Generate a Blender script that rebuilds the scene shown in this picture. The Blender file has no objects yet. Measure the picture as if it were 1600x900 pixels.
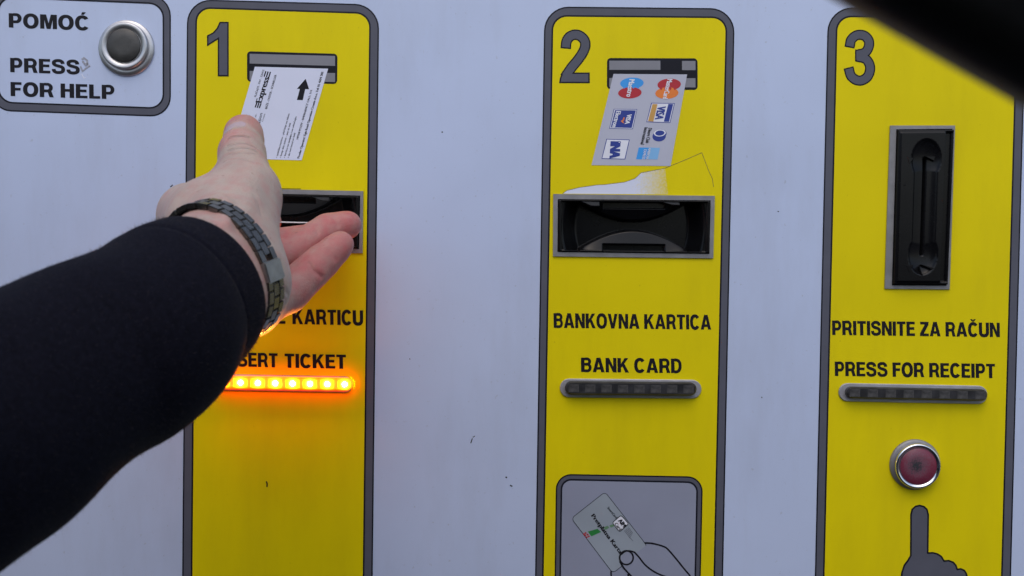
import bpy, bmesh, math, random
import numpy as np
from mathutils import Vector, Matrix
from mathutils.geometry import tessellate_polygon

R = math.radians
random.seed(7)
SC = bpy.context.scene
COL = SC.collection

# ------------------------------------------------------------------ camera
F_PX, DIST = 1875.0, 0.75
cam_d = bpy.data.cameras.new("camera")
cam = bpy.data.objects.new("camera", cam_d)
COL.objects.link(cam)
PITCH, ROLL = R(1.56), R(0.9)
CROT = (Matrix.Rotation(R(90) - PITCH, 3, 'X') @ Matrix.Rotation(ROLL, 3, 'Z'))
CPOS = Vector((0, -DIST * math.cos(PITCH), DIST * math.sin(PITCH)))
cam.matrix_world = Matrix.Translation(CPOS) @ CROT.to_4x4()
cam_d.sensor_width = 36
cam_d.lens = 36 * F_PX / 1600
cam_d.clip_start, cam_d.clip_end = 0.01, 500
cam_d.dof.use_dof = True
cam_d.dof.focus_distance = 0.735
cam_d.dof.aperture_fstop = 16
SC.camera = cam

# ------------------------------------------------------------------ world, sun, exposure
SUN_EL, SUN_AZ = R(58), R(186)
w = bpy.data.worlds.new("World")
SC.world = w
w.use_nodes = True
nt = w.node_tree
bg = nt.nodes["Background"]
sky = nt.nodes.new("ShaderNodeTexSky")
sky.sky_type = 'NISHITA'
sky.sun_disc = False
sky.sun_elevation, sky.sun_rotation = SUN_EL, SUN_AZ
sky.air_density, sky.dust_density, sky.ozone_density = 1.0, 2.5, 1.0
nt.links.new(sky.outputs[0], bg.inputs[0])
bg.inputs[1].default_value = 0.12
sd = bpy.data.lights.new("sun", 'SUN')
sd.energy, sd.angle, sd.color = 0.5, R(80), (1, 0.95, 0.88)
sun = bpy.data.objects.new("sun", sd)
COL.objects.link(sun)
sdir = Vector((math.sin(SUN_AZ) * math.cos(SUN_EL), math.cos(SUN_AZ) * math.cos(SUN_EL), math.sin(SUN_EL)))
sun.rotation_euler = sdir.to_track_quat('Z', 'Y').to_euler()
SC.view_settings.view_transform = 'Standard'
SC.view_settings.look = 'None'
SC.view_settings.gamma = 1
SC.view_settings.exposure = 0.64
SC.cycles.use_denoising = True
SC.cycles.sample_clamp_indirect = 6

# ------------------------------------------------------------------ measuring helpers
CR = np.array(CROT)
CP = np.array(CPOS)


def P3(px, py, d):
    """point seen at (px,py) of the photograph, d metres in front of the camera"""
    return Vector(CP + CR @ np.array([(px - 800) / F_PX * d, -(py - 450) / F_PX * d, -d]))


def PL(px, py, h=0.0):
    """point of the machine's front, h millimetres proud of the sheet"""
    v = CR @ np.array([(px - 800) / F_PX, -(py - 450) / F_PX, -1.0])
    t = (-h * 1e-3 - CP[1]) / v[1]
    return Vector(CP + v * t)


def Z(ox, oy, s):
    return lambda x, y: (ox + x / s, oy + y / s)


# ------------------------------------------------------------------ materials
MATS = {}


def mat(name, col, rough=0.5, metal=0.0, var=0.06, nscale=60, bump=0.0, bscale=900, emit=None, estr=0, coat=0, sheen=0, sss=0, spec=0.5):
    m = bpy.data.materials.new(name)
    m.use_nodes = True
    n = m.node_tree
    b = n.nodes["Principled BSDF"]
    b.inputs["Roughness"].default_value = rough
    b.inputs["Metallic"].default_value = metal
    b.inputs["Specular IOR Level"].default_value = spec
    if coat:
        b.inputs["Coat Weight"].default_value = coat
        b.inputs["Coat Roughness"].default_value = 0.15
    if sheen:
        b.inputs["Sheen Weight"].default_value = sheen
        b.inputs["Sheen Roughness"].default_value = 0.4
    if sss:
        b.inputs["Subsurface Weight"].default_value = sss
        b.inputs["Subsurface Radius"].default_value = (1.0, 0.35, 0.2)
        b.inputs["Subsurface Scale"].default_value = 0.003
    tc = n.nodes.new("ShaderNodeTexCoord")
    nz = n.nodes.new("ShaderNodeTexNoise")
    nz.inputs["Scale"].default_value = nscale
    nz.inputs["Detail"].default_value = 6
    n.links.new(tc.outputs["Object"], nz.inputs["Vector"])
    rp = n.nodes.new("ShaderNodeValToRGB")
    rp.color_ramp.elements[0].position, rp.color_ramp.elements[1].position = 0.3, 0.7
    rp.color_ramp.elements[0].color = (*[c * (1 - var) for c in col], 1)
    rp.color_ramp.elements[1].color = (*[min(1, c * (1 + var)) for c in col], 1)
    n.links.new(nz.outputs["Fac"], rp.inputs[0])
    n.links.new(rp.outputs[0], b.inputs["Base Color"])
    if bump:
        n2 = n.nodes.new("ShaderNodeTexNoise")
        n2.inputs["Scale"].default_value = bscale
        n2.inputs["Detail"].default_value = 4
        n.links.new(tc.outputs["Object"], n2.inputs["Vector"])
        bp = n.nodes.new("ShaderNodeBump")
        bp.inputs["Strength"].default_value = bump
        bp.inputs["Distance"].default_value = 0.0006
        n.links.new(n2.outputs["Fac"], bp.inputs["Height"])
        n.links.new(bp.outputs[0], b.inputs["Normal"])
    if emit:
        b.inputs["Emission Color"].default_value = (*emit, 1)
        b.inputs["Emission Strength"].default_value = estr
    MATS[name] = m
    return m


def grime(name, col, amt):
    """hand grease and rain streaks: a second, larger and stretched noise over the paint"""
    n = MATS[name].node_tree
    b = n.nodes["Principled BSDF"]
    src = b.inputs["Base Color"].links[0].from_socket
    tc = [x for x in n.nodes if x.type == 'TEX_COORD'][0]
    mp = n.nodes.new("ShaderNodeMapping"); mp.inputs["Scale"].default_value = (22, 22, 5)
    n.links.new(tc.outputs["Object"], mp.inputs[0])
    nz = n.nodes.new("ShaderNodeTexNoise"); nz.inputs["Scale"].default_value = 1; nz.inputs["Detail"].default_value = 9; nz.inputs["Roughness"].default_value = 0.65
    n.links.new(mp.outputs[0], nz.inputs["Vector"])
    rp = n.nodes.new("ShaderNodeValToRGB")
    rp.color_ramp.elements[0].position, rp.color_ramp.elements[0].color = 0.48, (0, 0, 0, 1)
    rp.color_ramp.elements[1].position, rp.color_ramp.elements[1].color = 0.78, (amt, amt, amt, 1)
    n.links.new(nz.outputs["Fac"], rp.inputs[0])
    sp = n.nodes.new("ShaderNodeTexNoise"); sp.inputs["Scale"].default_value = 420; sp.inputs["Detail"].default_value = 2
    n.links.new(tc.outputs["Object"], sp.inputs["Vector"])
    r2 = n.nodes.new("ShaderNodeValToRGB")
    r2.color_ramp.elements[0].position, r2.color_ramp.elements[0].color = 0.70, (0, 0, 0, 1)
    r2.color_ramp.elements[1].position, r2.color_ramp.elements[1].color = 0.80, (.4, .4, .4, 1)
    n.links.new(sp.outputs["Fac"], r2.inputs[0])
    ad = n.nodes.new("ShaderNodeMath"); ad.operation = 'ADD'; ad.use_clamp = True
    n.links.new(rp.outputs[0], ad.inputs[0]); n.links.new(r2.outputs[0], ad.inputs[1])
    mx = n.nodes.new("ShaderNodeMix"); mx.data_type = 'RGBA'
    n.links.new(ad.outputs[0], mx.inputs[0]); n.links.new(src, mx.inputs[6])
    mx.inputs[7].default_value = (*col, 1)
    n.links.new(mx.outputs[2], b.inputs["Base Color"])


mat("sheet", (0.50, 0.575, 0.765), 0.45, var=0.035, nscale=14, bump=0.08, bscale=2500, spec=0.3)
mat("yellow", (0.75, 0.615, 0.002), 0.45, var=0.05, nscale=12, bump=0.08, bscale=2200, spec=0.12)
grime("sheet", (0.30, 0.31, 0.36), 0.25)
grime("yellow", (0.40, 0.30, 0.01), 0.25)
mat("grey", (0.095, 0.098, 0.125), 0.45, var=0.06, spec=0.2)
mat("light_grey", (0.20, 0.20, 0.225), 0.45, var=0.05)
mat("black", (0.006, 0.006, 0.012), 0.45, var=0.1, spec=0.2)
mat("ink", (0.009, 0.008, 0.012), 0.5, var=0.15, spec=0.2)
mat("paper", (0.66, 0.69, 0.83), 0.5, var=0.02)
mat("card", (0.45, 0.46, 0.55), 0.5, var=0.02)
mat("icon_fill", (0.27, 0.29, 0.38), 0.45, var=0.05, nscale=30)
mat("icon_card", (0.30, 0.34, 0.39), 0.35, var=0.10, nscale=25)
mat("white_ink", (0.72, 0.73, 0.80), 0.5)
mat("blue", (0.012, 0.035, 0.26), 0.45)
mat("sky_blue", (0.03, 0.30, 0.75), 0.45)
mat("pale_blue", (0.20, 0.45, 0.75), 0.45)
mat("red", (0.42, 0.008, 0.02), 0.45)
mat("orange", (0.75, 0.19, 0.02), 0.45)
mat("ochre", (0.55, 0.30, 0.07), 0.45)
mat("green", (0.02, 0.20, 0.04), 0.45)
mat("soft_green", (0.12, 0.24, 0.13), 0.45)
mat("steel", (0.45, 0.45, 0.46), 0.38, 0.9, var=0.12, nscale=90, bump=0.1, bscale=1500)
mat("dull_steel", (0.25, 0.245, 0.25), 0.5, 0.5, var=0.15, nscale=120, bump=0.12, bscale=1500)
mat("chrome", (0.75, 0.75, 0.77), 0.16, 1.0, var=0.05)
mat("dark_cap", (0.06, 0.058, 0.055), 0.42, 0.5, var=0.2, nscale=150, bump=0.1)
mat("plastic", (0.005, 0.005, 0.006), 0.22, var=0.15, spec=0.2)
mat("strip_rim", (0.36, 0.36, 0.385), 0.42, 0.35, var=0.12, nscale=120)
mat("plastic_grey", (0.03, 0.03, 0.032), 0.4, var=0.2)  # greyer plastic for the tabs of the card slots
mat("lens", (0.028, 0.028, 0.031), 0.3, var=0.4, nscale=160, coat=0.1, spec=0.25)
mat("led_cell", (0.045, 0.043, 0.043), 0.5, var=0.8, nscale=300)
mat("lit_lens", (0.8, 0.35, 0.02), 0.35, emit=(1, 0.36, 0.0), estr=1.1)
mat("lit_edge", (0.8, 0.25, 0.02), 0.35, emit=(1, 0.035, 0.0), estr=6.5)
mat("lit_led", (1, 0.8, 0.3), 0.4, emit=(1, 0.27, 0.03), estr=850)
mat("lit_cell", (0.6, 0.25, 0.02), 0.4, emit=(1, 0.42, 0.02), estr=0.45)
mat("nail", (0.41, 0.30, 0.31), 0.25, sss=0.1)
mat("sleeve", (0.0060, 0.0062, 0.0115), 0.9, var=0.3, nscale=500, bump=0.4, bscale=2200, sheen=0.02, spec=0.06)
mat("nap", (0.006, 0.006, 0.008), 0.8, spec=0.05)
def nap_material():
    """loose fibres let light through and show mainly against it"""
    n = MATS["nap"].node_tree
    out = [x for x in n.nodes if x.type == 'OUTPUT_MATERIAL'][0]
    b = n.nodes["Principled BSDF"]
    tr = n.nodes.new("ShaderNodeBsdfTranslucent")
    tr.inputs["Color"].default_value = (0.22, 0.17, 0.17, 1)
    mx = n.nodes.new("ShaderNodeMixShader"); mx.inputs[0].default_value = 0.40
    n.links.new(b.outputs[0], mx.inputs[1]); n.links.new(tr.outputs[0], mx.inputs[2])
    n.links.new(mx.outputs[0], out.inputs["Surface"])


nap_material()
mat("clasp_metal", (0.30, 0.30, 0.30), 0.36, 0.9, var=0.15, nscale=200)
mat("watch_metal", (0.15, 0.147, 0.135), 0.24, 0.92, var=0.2, nscale=300, bump=0.08)
mat("car_trim", (0.010, 0.009, 0.009), 0.6, var=0.2, nscale=80, bump=0.3, spec=0.3)
mat("car_paint", (0.012, 0.012, 0.014), 0.3, var=0.1, coat=0.5)
mat("asphalt", (0.05, 0.05, 0.052), 0.9, var=0.3, nscale=30, bump=0.6, bscale=200)
mat("ticket_stock", (0.75, 0.75, 0.76), 0.55, var=0.02)
mat("scrape", (0.30, 0.31, 0.36), 0.6, var=0.3, nscale=900)


def red_cap_material():
    m = mat("red_cap", (0.22, 0.02, 0.045), 0.35, var=0.15, nscale=200)
    n = m.node_tree
    b = n.nodes["Principled BSDF"]
    ramp = [x for x in n.nodes if x.type == 'VALTORGB'][0]
    tc = [x for x in n.nodes if x.type == 'TEX_COORD'][0]
    ln = n.nodes.new("ShaderNodeVectorMath"); ln.operation = 'LENGTH'
    n.links.new(tc.outputs["Object"], ln.inputs[0])
    nz = n.nodes.new("ShaderNodeTexNoise"); nz.inputs["Scale"].default_value = 900; nz.inputs["Detail"].default_value = 5
    n.links.new(tc.outputs["Object"], nz.inputs["Vector"])
    ad = n.nodes.new("ShaderNodeMath"); ad.operation = 'MULTIPLY_ADD'
    n.links.new(nz.outputs["Fac"], ad.inputs[0]); ad.inputs[1].default_value = 0.013
    n.links.new(ln.outputs["Value"], ad.inputs[2])
    r2 = n.nodes.new("ShaderNodeValToRGB")
    e = r2.color_ramp.elements
    e[0].position, e[0].color = 0.0085, (0.03, 0.03, 0.036, 1)
    e[1].position, e[1].color = 0.0170, (0.17, 0.016, 0.042, 1)
    k = e.new(0.0098); k.color = (0.15, 0.08, 0.105, 1)
    n.links.new(ad.outputs[0], r2.inputs[0])
    n.links.new(r2.outputs[0], b.inputs["Base Color"])


red_cap_material()


def torn_material():
    m = mat("film_edge", (0.16, 0.13, 0.03), 0.5)
    m = mat("torn_white", (0.62, 0.64, 0.74), 0.5)
    n = m.node_tree
    b = n.nodes["Principled BSDF"]
    tc = [x for x in n.nodes if x.type == 'TEX_COORD'][0]
    sp = n.nodes.new("ShaderNodeSeparateXYZ")
    n.links.new(tc.outputs["Object"], sp.inputs[0])
    nz = n.nodes.new("ShaderNodeTexNoise"); nz.inputs["Scale"].default_value = 700; nz.inputs["Detail"].default_value = 8
    n.links.new(tc.outputs["Object"], nz.inputs["Vector"])
    ad = n.nodes.new("ShaderNodeMath"); ad.operation = 'MULTIPLY_ADD'
    n.links.new(nz.outputs["Fac"], ad.inputs[0]); ad.inputs[1].default_value = 0.022
    n.links.new(sp.outputs["X"], ad.inputs[2])
    r2 = n.nodes.new("ShaderNodeValToRGB")
    e = r2.color_ramp.elements
    e[0].position, e[0].color = 0.012, (0.66, 0.69, 0.82, 1)
    e[1].position, e[1].color = 0.034, (0.72, 0.56, 0.004, 1)
    n.links.new(ad.outputs[0], r2.inputs[0])
    n.links.new(r2.outputs[0], b.inputs["Base Color"])


torn_material()


def skin_material():
    m = mat("skin", (0.40, 0.312, 0.262), 0.5, var=0.10, nscale=55, bump=0.45, bscale=750, sss=0.12, spec=0.35)
    n = m.node_tree
    b = n.nodes["Principled BSDF"]
    ramp = [x for x in n.nodes if x.type == 'VALTORGB'][0]
    at = n.nodes.new("ShaderNodeAttribute"); at.attribute_name = "flush"
    mx = n.nodes.new("ShaderNodeMix"); mx.data_type = 'RGBA'
    n.links.new(at.outputs["Fac"], mx.inputs[0])
    n.links.new(ramp.outputs[0], mx.inputs[6])
    mx.inputs[7].default_value = (0.44, 0.13, 0.125, 1)
    n.links.new(mx.outputs[2], b.inputs["Base Color"])
    # blotches break the flush up; fold heights go into the bump
    tc = [x for x in n.nodes if x.type == 'TEX_COORD'][0]
    nb = n.nodes.new("ShaderNodeTexNoise"); nb.inputs["Scale"].default_value = 140; nb.inputs["Detail"].default_value = 4
    n.links.new(tc.outputs["Object"], nb.inputs["Vector"])
    ma = n.nodes.new("ShaderNodeMath"); ma.operation = 'MULTIPLY_ADD'; ma.use_clamp = True
    sb = n.nodes.new("ShaderNodeMath"); sb.operation = 'SUBTRACT'
    n.links.new(nb.outputs["Fac"], sb.inputs[0]); sb.inputs[1].default_value = 0.5
    n.links.new(sb.outputs[0], ma.inputs[0]); ma.inputs[1].default_value = 1.15
    n.links.new(at.outputs["Fac"], ma.inputs[2])
    n.links.new(ma.outputs[0], mx.inputs[0])
    vo = n.nodes.new("ShaderNodeTexVoronoi"); vo.feature = 'DISTANCE_TO_EDGE'; vo.inputs["Scale"].default_value = 620
    n.links.new(tc.outputs["Object"], vo.inputs["Vector"])
    fr_ = n.nodes.new("ShaderNodeTexNoise"); fr_.inputs["Scale"].default_value = 260; fr_.inputs["Detail"].default_value = 1
    n.links.new(tc.outputs["Object"], fr_.inputs["Vector"])
    fr2 = n.nodes.new("ShaderNodeValToRGB")
    fr2.color_ramp.elements[0].position, fr2.color_ramp.elements[0].color = 0.72, (0, 0, 0, 1)
    fr2.color_ramp.elements[1].position, fr2.color_ramp.elements[1].color = 0.78, (.45, .45, .45, 1)
    n.links.new(fr_.outputs["Fac"], fr2.inputs[0])
    m3 = n.nodes.new("ShaderNodeMix"); m3.data_type = 'RGBA'
    n.links.new(fr2.outputs[0], m3.inputs[0]); n.links.new(mx.outputs[2], m3.inputs[6]); m3.inputs[7].default_value = (0.16, 0.085, 0.06, 1)
    n.links.new(m3.outputs[2], b.inputs["Base Color"])
    bp0 = [x for x in n.nodes if x.type == 'BUMP'][0]
    ac = n.nodes.new("ShaderNodeAttribute"); ac.attribute_name = "crease"
    b2 = n.nodes.new("ShaderNodeBump"); b2.invert = True
    b2.inputs["Strength"].default_value = 0.9; b2.inputs["Distance"].default_value = 0.0016
    n.links.new(ac.outputs["Fac"], b2.inputs["Height"])
    b3 = n.nodes.new("ShaderNodeBump"); b3.inputs["Strength"].default_value = 0.35; b3.inputs["Distance"].default_value = 0.0004
    n.links.new(vo.outputs["Distance"], b3.inputs["Height"]); n.links.new(bp0.outputs[0], b3.inputs["Normal"])
    n.links.new(b3.outputs[0], b2.inputs["Normal"])
    n.links.new(b2.outputs[0], b.inputs["Normal"])


skin_material()

# ------------------------------------------------------------------ mesh building
WLOC = {}


class MB:
    def __init__(s):
        s.v, s.f, s.m, s.sm, s.slots = [], [], [], [], []

    def slot(s, name):
        if name not in s.slots:
            s.slots.append(name)
        return s.slots.index(name)

    def add(s, verts, faces, m, smooth=False):
        o = len(s.v)
        s.v += [Vector(p) for p in verts]
        k = s.slot(m)
        for f in faces:
            s.f.append([i + o for i in f]); s.m.append(k); s.sm.append(smooth)

    def poly(s, pts, m, h):
        s.add([PL(x, y, h) for x, y in pts], [list(range(len(pts)))], m)

    def holed(s, outer, holes, m, h):
        loops = [outer] + holes
        pts = [p for l in loops for p in l]
        tris = tessellate_polygon([[Vector((x, y, 0)) for x, y in l] for l in loops])
        s.add([PL(x, y, h) for x, y in pts], [list(t) for t in tris], m)

    def band(s, a, b, m, h):
        n = len(a)
        s.add([PL(x, y, h) for x, y in a + b], [[i, (i + 1) % n, n + (i + 1) % n, n + i] for i in range(n)], m)

    def ribbon(s, pts, wd, m, h, closed=False, ext=0.0):
        L, Rr = offset(pts, wd, closed, ext)
        n = len(L)
        k = n if closed else n - 1
        s.add([PL(x, y, h) for x, y in L + Rr], [[i, (i + 1) % n, n + (i + 1) % n, n + i] for i in range(k)], m)

    def prism(s, loop, h1, h0, m, bev=0.0, bh=0.0, smooth=False, cap=True):
        """loop measured on the front (h1 mm proud), extruded back to h0"""
        fr = [PL(x, y, h1) for x, y in loop]
        n = len(fr)
        c = sum(fr, Vector()) / n
        bk = [Vector((p.x, -h0 * 1e-3, p.z)) for p in fr]
        loops = [bk]
        if bev:
            sh = [Vector((p.x, -(h1 - bh) * 1e-3, p.z)) for p in fr]
            inn = inset3(fr, bev * 1e-3)
            loops += [sh, inn]
        else:
            loops += [fr]
        vs = [p for l in loops for p in l]
        fs = []
        for k in range(len(loops) - 1):
            for i in range(n):
                j = (i + 1) % n
                fs.append([k * n + i, k * n + j, (k + 1) * n + j, (k + 1) * n + i])
        s.add(vs, fs, m, smooth)
        if cap:
            s.add(loops[-1], [list(range(n))], m)

    def ring_prism(s, outer, inner, h1, h0, m):
        fo = [PL(x, y, h1) for x, y in outer]
        fi = [PL(x, y, h1) for x, y in inner]
        n = len(fo)
        bo = [Vector((p.x, -h0 * 1e-3, p.z)) for p in fo]
        bi = [Vector((p.x, -h0 * 1e-3, p.z)) for p in fi]
        fs = []
        for a, b in ((0, 1), (1, 2), (2, 3)):
            for i in range(n):
                j = (i + 1) % n
                fs.append([a * n + i, a * n + j, b * n + j, b * n + i])
        s.add(bo + fo + fi + bi, fs, m)

    def lathe(s, px, py, prof, m, seg=64, smooth=True):
        c = PL(px, py, 0)
        vs, fs = [], []
        for r, h in prof:
            for i in range(seg):
                a = 2 * math.pi * i / seg
                vs.append((c.x + r * 1e-3 * math.cos(a), -h * 1e-3, c.z + r * 1e-3 * math.sin(a)))
        for k in range(len(prof) - 1):
            for i in range(seg):
                j = (i + 1) % seg
                fs.append([k * seg + i, k * seg + j, (k + 1) * seg + j, (k + 1) * seg + i])
        s.add(vs, fs, m, smooth)
        s.add(vs[-seg:], [list(range(seg))], m)

    def bm_add(s, bm, m, smooth=False):
        bm.verts.ensure_lookup_table()
        bm.verts.index_update()
        s.add([v.co.copy() for v in bm.verts], [[v.index for v in f.verts] for f in bm.faces], m, smooth)
        bm.free()

    def build(s, name, parent=None, origin=None, **props):
        c = Vector(origin) if origin is not None else sum(s.v, Vector()) / len(s.v)
        me = bpy.data.meshes.new(name)
        me.from_pydata([p - c for p in s.v], [], s.f)
        for k in s.slots:
            me.materials.append(MATS[k])
        me.polygons.foreach_set("material_index", s.m)
        me.polygons.foreach_set("use_smooth", s.sm)
        me.update()
        bm = bmesh.new(); bm.from_mesh(me)
        if len(bm.faces) < 4000:
            bmesh.ops.recalc_face_normals(bm, faces=bm.faces)
        bm.to_mesh(me); bm.free()
        o = bpy.data.objects.new(name, me)
        COL.objects.link(o)
        pl = Vector()
        if parent is not None:
            o.parent = parent
            pl = WLOC[parent.name]
        o.location = c - pl
        WLOC[o.name] = c
        for k, v in props.items():
            o[k] = v
        return o


def thing(name, loc, **props):
    o = bpy.data.objects.new(name, None)
    o.empty_display_size = 0.05
    COL.objects.link(o)
    o.location = loc
    WLOC[o.name] = Vector(loc)
    for k, v in props.items():
        o[k] = v
    return o


def offset(pts, wd, closed=False, ext=0.0):
    P = [np.array(p, float) for p in pts]
    n = len(P)
    if ext and not closed:
        d = P[0] - P[1]; P[0] = P[0] + d / np.linalg.norm(d) * ext
        d = P[-1] - P[-2]; P[-1] = P[-1] + d / np.linalg.norm(d) * ext
    L, Q = [], []
    for i in range(n):
        a = P[(i - 1) % n] if (closed or i > 0) else None
        b = P[(i + 1) % n] if (closed or i < n - 1) else None
        d1 = P[i] - a if a is not None else b - P[i]
        d2 = b - P[i] if b is not None else d1
        d1 = d1 / (np.linalg.norm(d1) + 1e-9); d2 = d2 / (np.linalg.norm(d2) + 1e-9)
        n1 = np.array([-d1[1], d1[0]]); n2 = np.array([-d2[1], d2[0]])
        mm = n1 + n2
        mm = mm / (np.linalg.norm(mm) + 1e-9)
        k = 1 / max(0.45, float(mm @ n1))
        L.append(tuple(P[i] + mm * wd / 2 * k)); Q.append(tuple(P[i] - mm * wd / 2 * k))
    return L, Q


def inset3(fr, d):
    n = len(fr)
    c = sum(fr, Vector()) / n
    out = []
    for i in range(n):
        a, b, e = fr[i - 1], fr[i], fr[(i + 1) % n]
        d1 = (b - a); d2 = (e - b)
        n1 = Vector((-d1.z, 0, d1.x)).normalized(); n2 = Vector((-d2.z, 0, d2.x)).normalized()
        if n1.dot(c - b) < 0: n1 = -n1
        if n2.dot(c - b) < 0: n2 = -n2
        mm = (n1 + n2).normalized()
        out.append(b + mm * d / max(0.5, mm.dot(n1)))
    return out


def rrect(c4, r, seg=8):
    """rounded quad, corners in px (TL TR BR BL), radius px"""
    out = []
    for i in range(4):
        C = np.array(c4[i], float)
        a = np.array(c4[i - 1], float) - C; b = np.array(c4[(i + 1) % 4], float) - C
        a /= np.linalg.norm(a); b /= np.linalg.norm(b)
        for k in range(seg + 1):
            t = math.pi / 2 * k / seg
            out.append(tuple(C + r * (1 - math.sin(t)) * a + r * (1 - math.cos(t)) * b))
    return out


def grow(c4, d):
    P = [np.array(p, float) for p in c4]
    out = []
    for i in range(4):
        a = P[i] - P[i - 1]; b = P[i] - P[(i + 1) % 4]
        out.append(tuple(P[i] + d * a / np.linalg.norm(a) + d * b / np.linalg.norm(b)))
    return out


def capsule(a, b, r, seg=12):
    a, b = np.array(a, float), np.array(b, float)
    d = (b - a) / np.linalg.norm(b - a); n = np.array([-d[1], d[0]])
    out = []
    for k in range(seg + 1):
        t = math.pi * k / seg
        out.append(tuple(b + r * (math.sin(t) * d + math.cos(t) * n)))
    for k in range(seg + 1):
        t = math.pi * k / seg
        out.append(tuple(a + r * (-math.sin(t) * d - math.cos(t) * n)))
    return out


def ell(cx, cy, rx, ry, n=36, rot=0.0):
    c, s_ = math.cos(rot), math.sin(rot)
    return [(cx + rx * math.cos(t) * c - ry * math.sin(t) * s_, cy + rx * math.cos(t) * s_ + ry * math.sin(t) * c)
            for t in (2 * math.pi * i / n for i in range(n))]


def spline(pts, k=6):
    P = [np.array(p, float) for p in pts]
    P = [2 * P[0] - P[1]] + P + [2 * P[-1] - P[-2]]
    out = []
    for i in range(1, len(P) - 2):
        for j in range(k):
            t = j / k
            a, b, c, d = P[i - 1:i + 3]
            out.append(tuple(0.5 * (2 * b + (c - a) * t + (2 * a - 5 * b + 4 * c - d) * t * t + (3 * b - a - 3 * c + d) * t ** 3)))
    out.append(tuple(P[-2]))
    return out


# ------------------------------------------------------------------ bold block capitals
def arc(cx, cy, rx, ry, a0, a1, n=12, e=1.0):
    out = []
    for i in range(n + 1):
        t = R(a0 + (a1 - a0) * i / n)
        c, s_ = math.cos(t), math.sin(t)
        out.append((cx + rx * math.copysign(abs(c) ** e, c), cy + ry * math.copysign(abs(s_) ** e, s_)))
    return out


def box(x0, y0, x1, y1):
    return [(x0, y0), (x1, y0), (x1, y1), (x0, y1)]


ST, BA = 0.235, 0.185
S_SK = [(.585, .69), (.56, .81), (.47, .895), (.34, .918), (.21, .895), (.125, .82), (.108, .73), (.135, .645), (.22, .58), (.36, .535), (.50, .485), (.585, .41), (.605, .29), (.575, .175), (.48, .103), (.345, .082), (.21, .105), (.12, .19), (.098, .32)]
G = {}
G['A'] = (.78, [[(0, 0), (.23, 0), (.39, .70), (.39, 1), (.26, 1)], [(.78, 0), (.55, 0), (.39, .70), (.39, 1), (.52, 1)], [(.27, .18), (.51, .18), (.47, .355), (.31, .355)]], [])
G['B'] = (.70, [box(0, 0, ST, 1)], [([(ST, .9175), (.40, .9175)] + arc(.40, .73, .17, .1875, 80, -80) + [(ST, .5425)], .165), ([(ST, .5425), (.42, .5425)] + arc(.42, .3125, .18, .23, 80, -80) + [(ST, .0825)], .165)])
G['C'] = (.72, [], [(arc(.365, .5, .265, .42, 38, 322, 28, .9), .19)])
G['D'] = (.70, [box(0, 0, ST, 1)], [([(ST, .9175), (.30, .9175)] + arc(.30, .5, .30, .4175, 85, -85, 18, .85) + [(ST, .0825)], .175)])
G['E'] = (.61, [box(0, 0, ST, 1), box(ST, 0, .61, BA), box(ST, 1 - BA, .60, 1), box(ST, .43, .56, .43 + BA)], [])
G['F'] = (.57, [box(0, 0, ST, 1), box(ST, 1 - BA, .57, 1), box(ST, .41, .52, .41 + BA)], [])
G['H'] = (.70, [box(0, 0, ST, 1), box(.70 - ST, 0, .70, 1), box(ST, .43, .70 - ST, .43 + BA + .01)], [])
G['I'] = (ST, [box(0, 0, ST, 1)], [])
G['K'] = (.75, [box(0, 0, ST, 1), [(ST, .31), (ST, .59), (.47, 1), (.72, 1)], [(.315, .455), (.51, 0), (.755, 0), (.45, .61)]], [])
G['L'] = (.57, [box(0, 0, ST, 1), box(ST, 0, .57, BA)], [])
G['M'] = (.85, [box(0, 0, .215, 1), box(.645, 0, .86, 1), [(.215, 1), (.31, 1), (.43, .40), (.43, 0), (.33, 0), (.215, .62)], [(.645, 1), (.55, 1), (.43, .40), (.43, 0), (.53, 0), (.645, .62)]], [])
G['N'] = (.71, [box(0, 0, .22, 1), box(.50, 0, .72, 1), [(.22, 1), (.24, 1), (.50, .40), (.50, 0), (.48, 0), (.22, .60)]], [])
G['O'] = (.77, [], [(arc(.385, .5, .285, .42, 0, 360, 40, .9)[:-1], .195, True)])
G['P'] = (.66, [box(0, 0, ST, 1)], [([(ST, .9175), (.38, .9175)] + arc(.38, .665, .18, .2525, 80, -80) + [(ST, .4125)], .17)])
G['R'] = (.71, [box(0, 0, ST, 1), [(.40, .42), (.505, 0), (.725, 0), (.60, .46)]], [([(ST, .9175), (.40, .9175)] + arc(.40, .68, .185, .2375, 80, -80) + [(ST, .4425)], .17)])
G['S'] = (.70, [], [(spline(S_SK, 3), .18)])
G['T'] = (.62, [box(0, 1 - BA, .62, 1), box(.31 - ST / 2, 0, .31 + ST / 2, 1 - BA)], [])
G['U'] = (.70, [], [([(.1, 1), (.1, .4)] + arc(.35, .34, .25, .255, 180, 360, 18, .85) + [(.6, .4), (.6, 1)], .2)])
G['V'] = (.74, [[(0, 1), (.235, 1), (.37, .36), (.37, 0), (.25, 0)], [(.74, 1), (.505, 1), (.37, .36), (.37, 0), (.49, 0)]], [])
G['Z'] = (.63, [box(.02, 1 - BA, .62, 1), box(0, 0, .63, BA), [(0, BA), (.35, 1 - BA), (.63, 1 - BA), (.28, BA)]], [])
G['Ć'] = (.72, [[(.30, 1.07), (.44, 1.07), (.56, 1.25), (.36, 1.25)]], G['C'][2])
G['Č'] = (.72, [[(.29, 1.06), (.43, 1.06), (.36, 1.14)], [(.29, 1.06), (.36, 1.14), (.30, 1.23), (.16, 1.23)], [(.43, 1.06), (.36, 1.14), (.42, 1.23), (.56, 1.23)]], G['C'][2])


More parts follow.
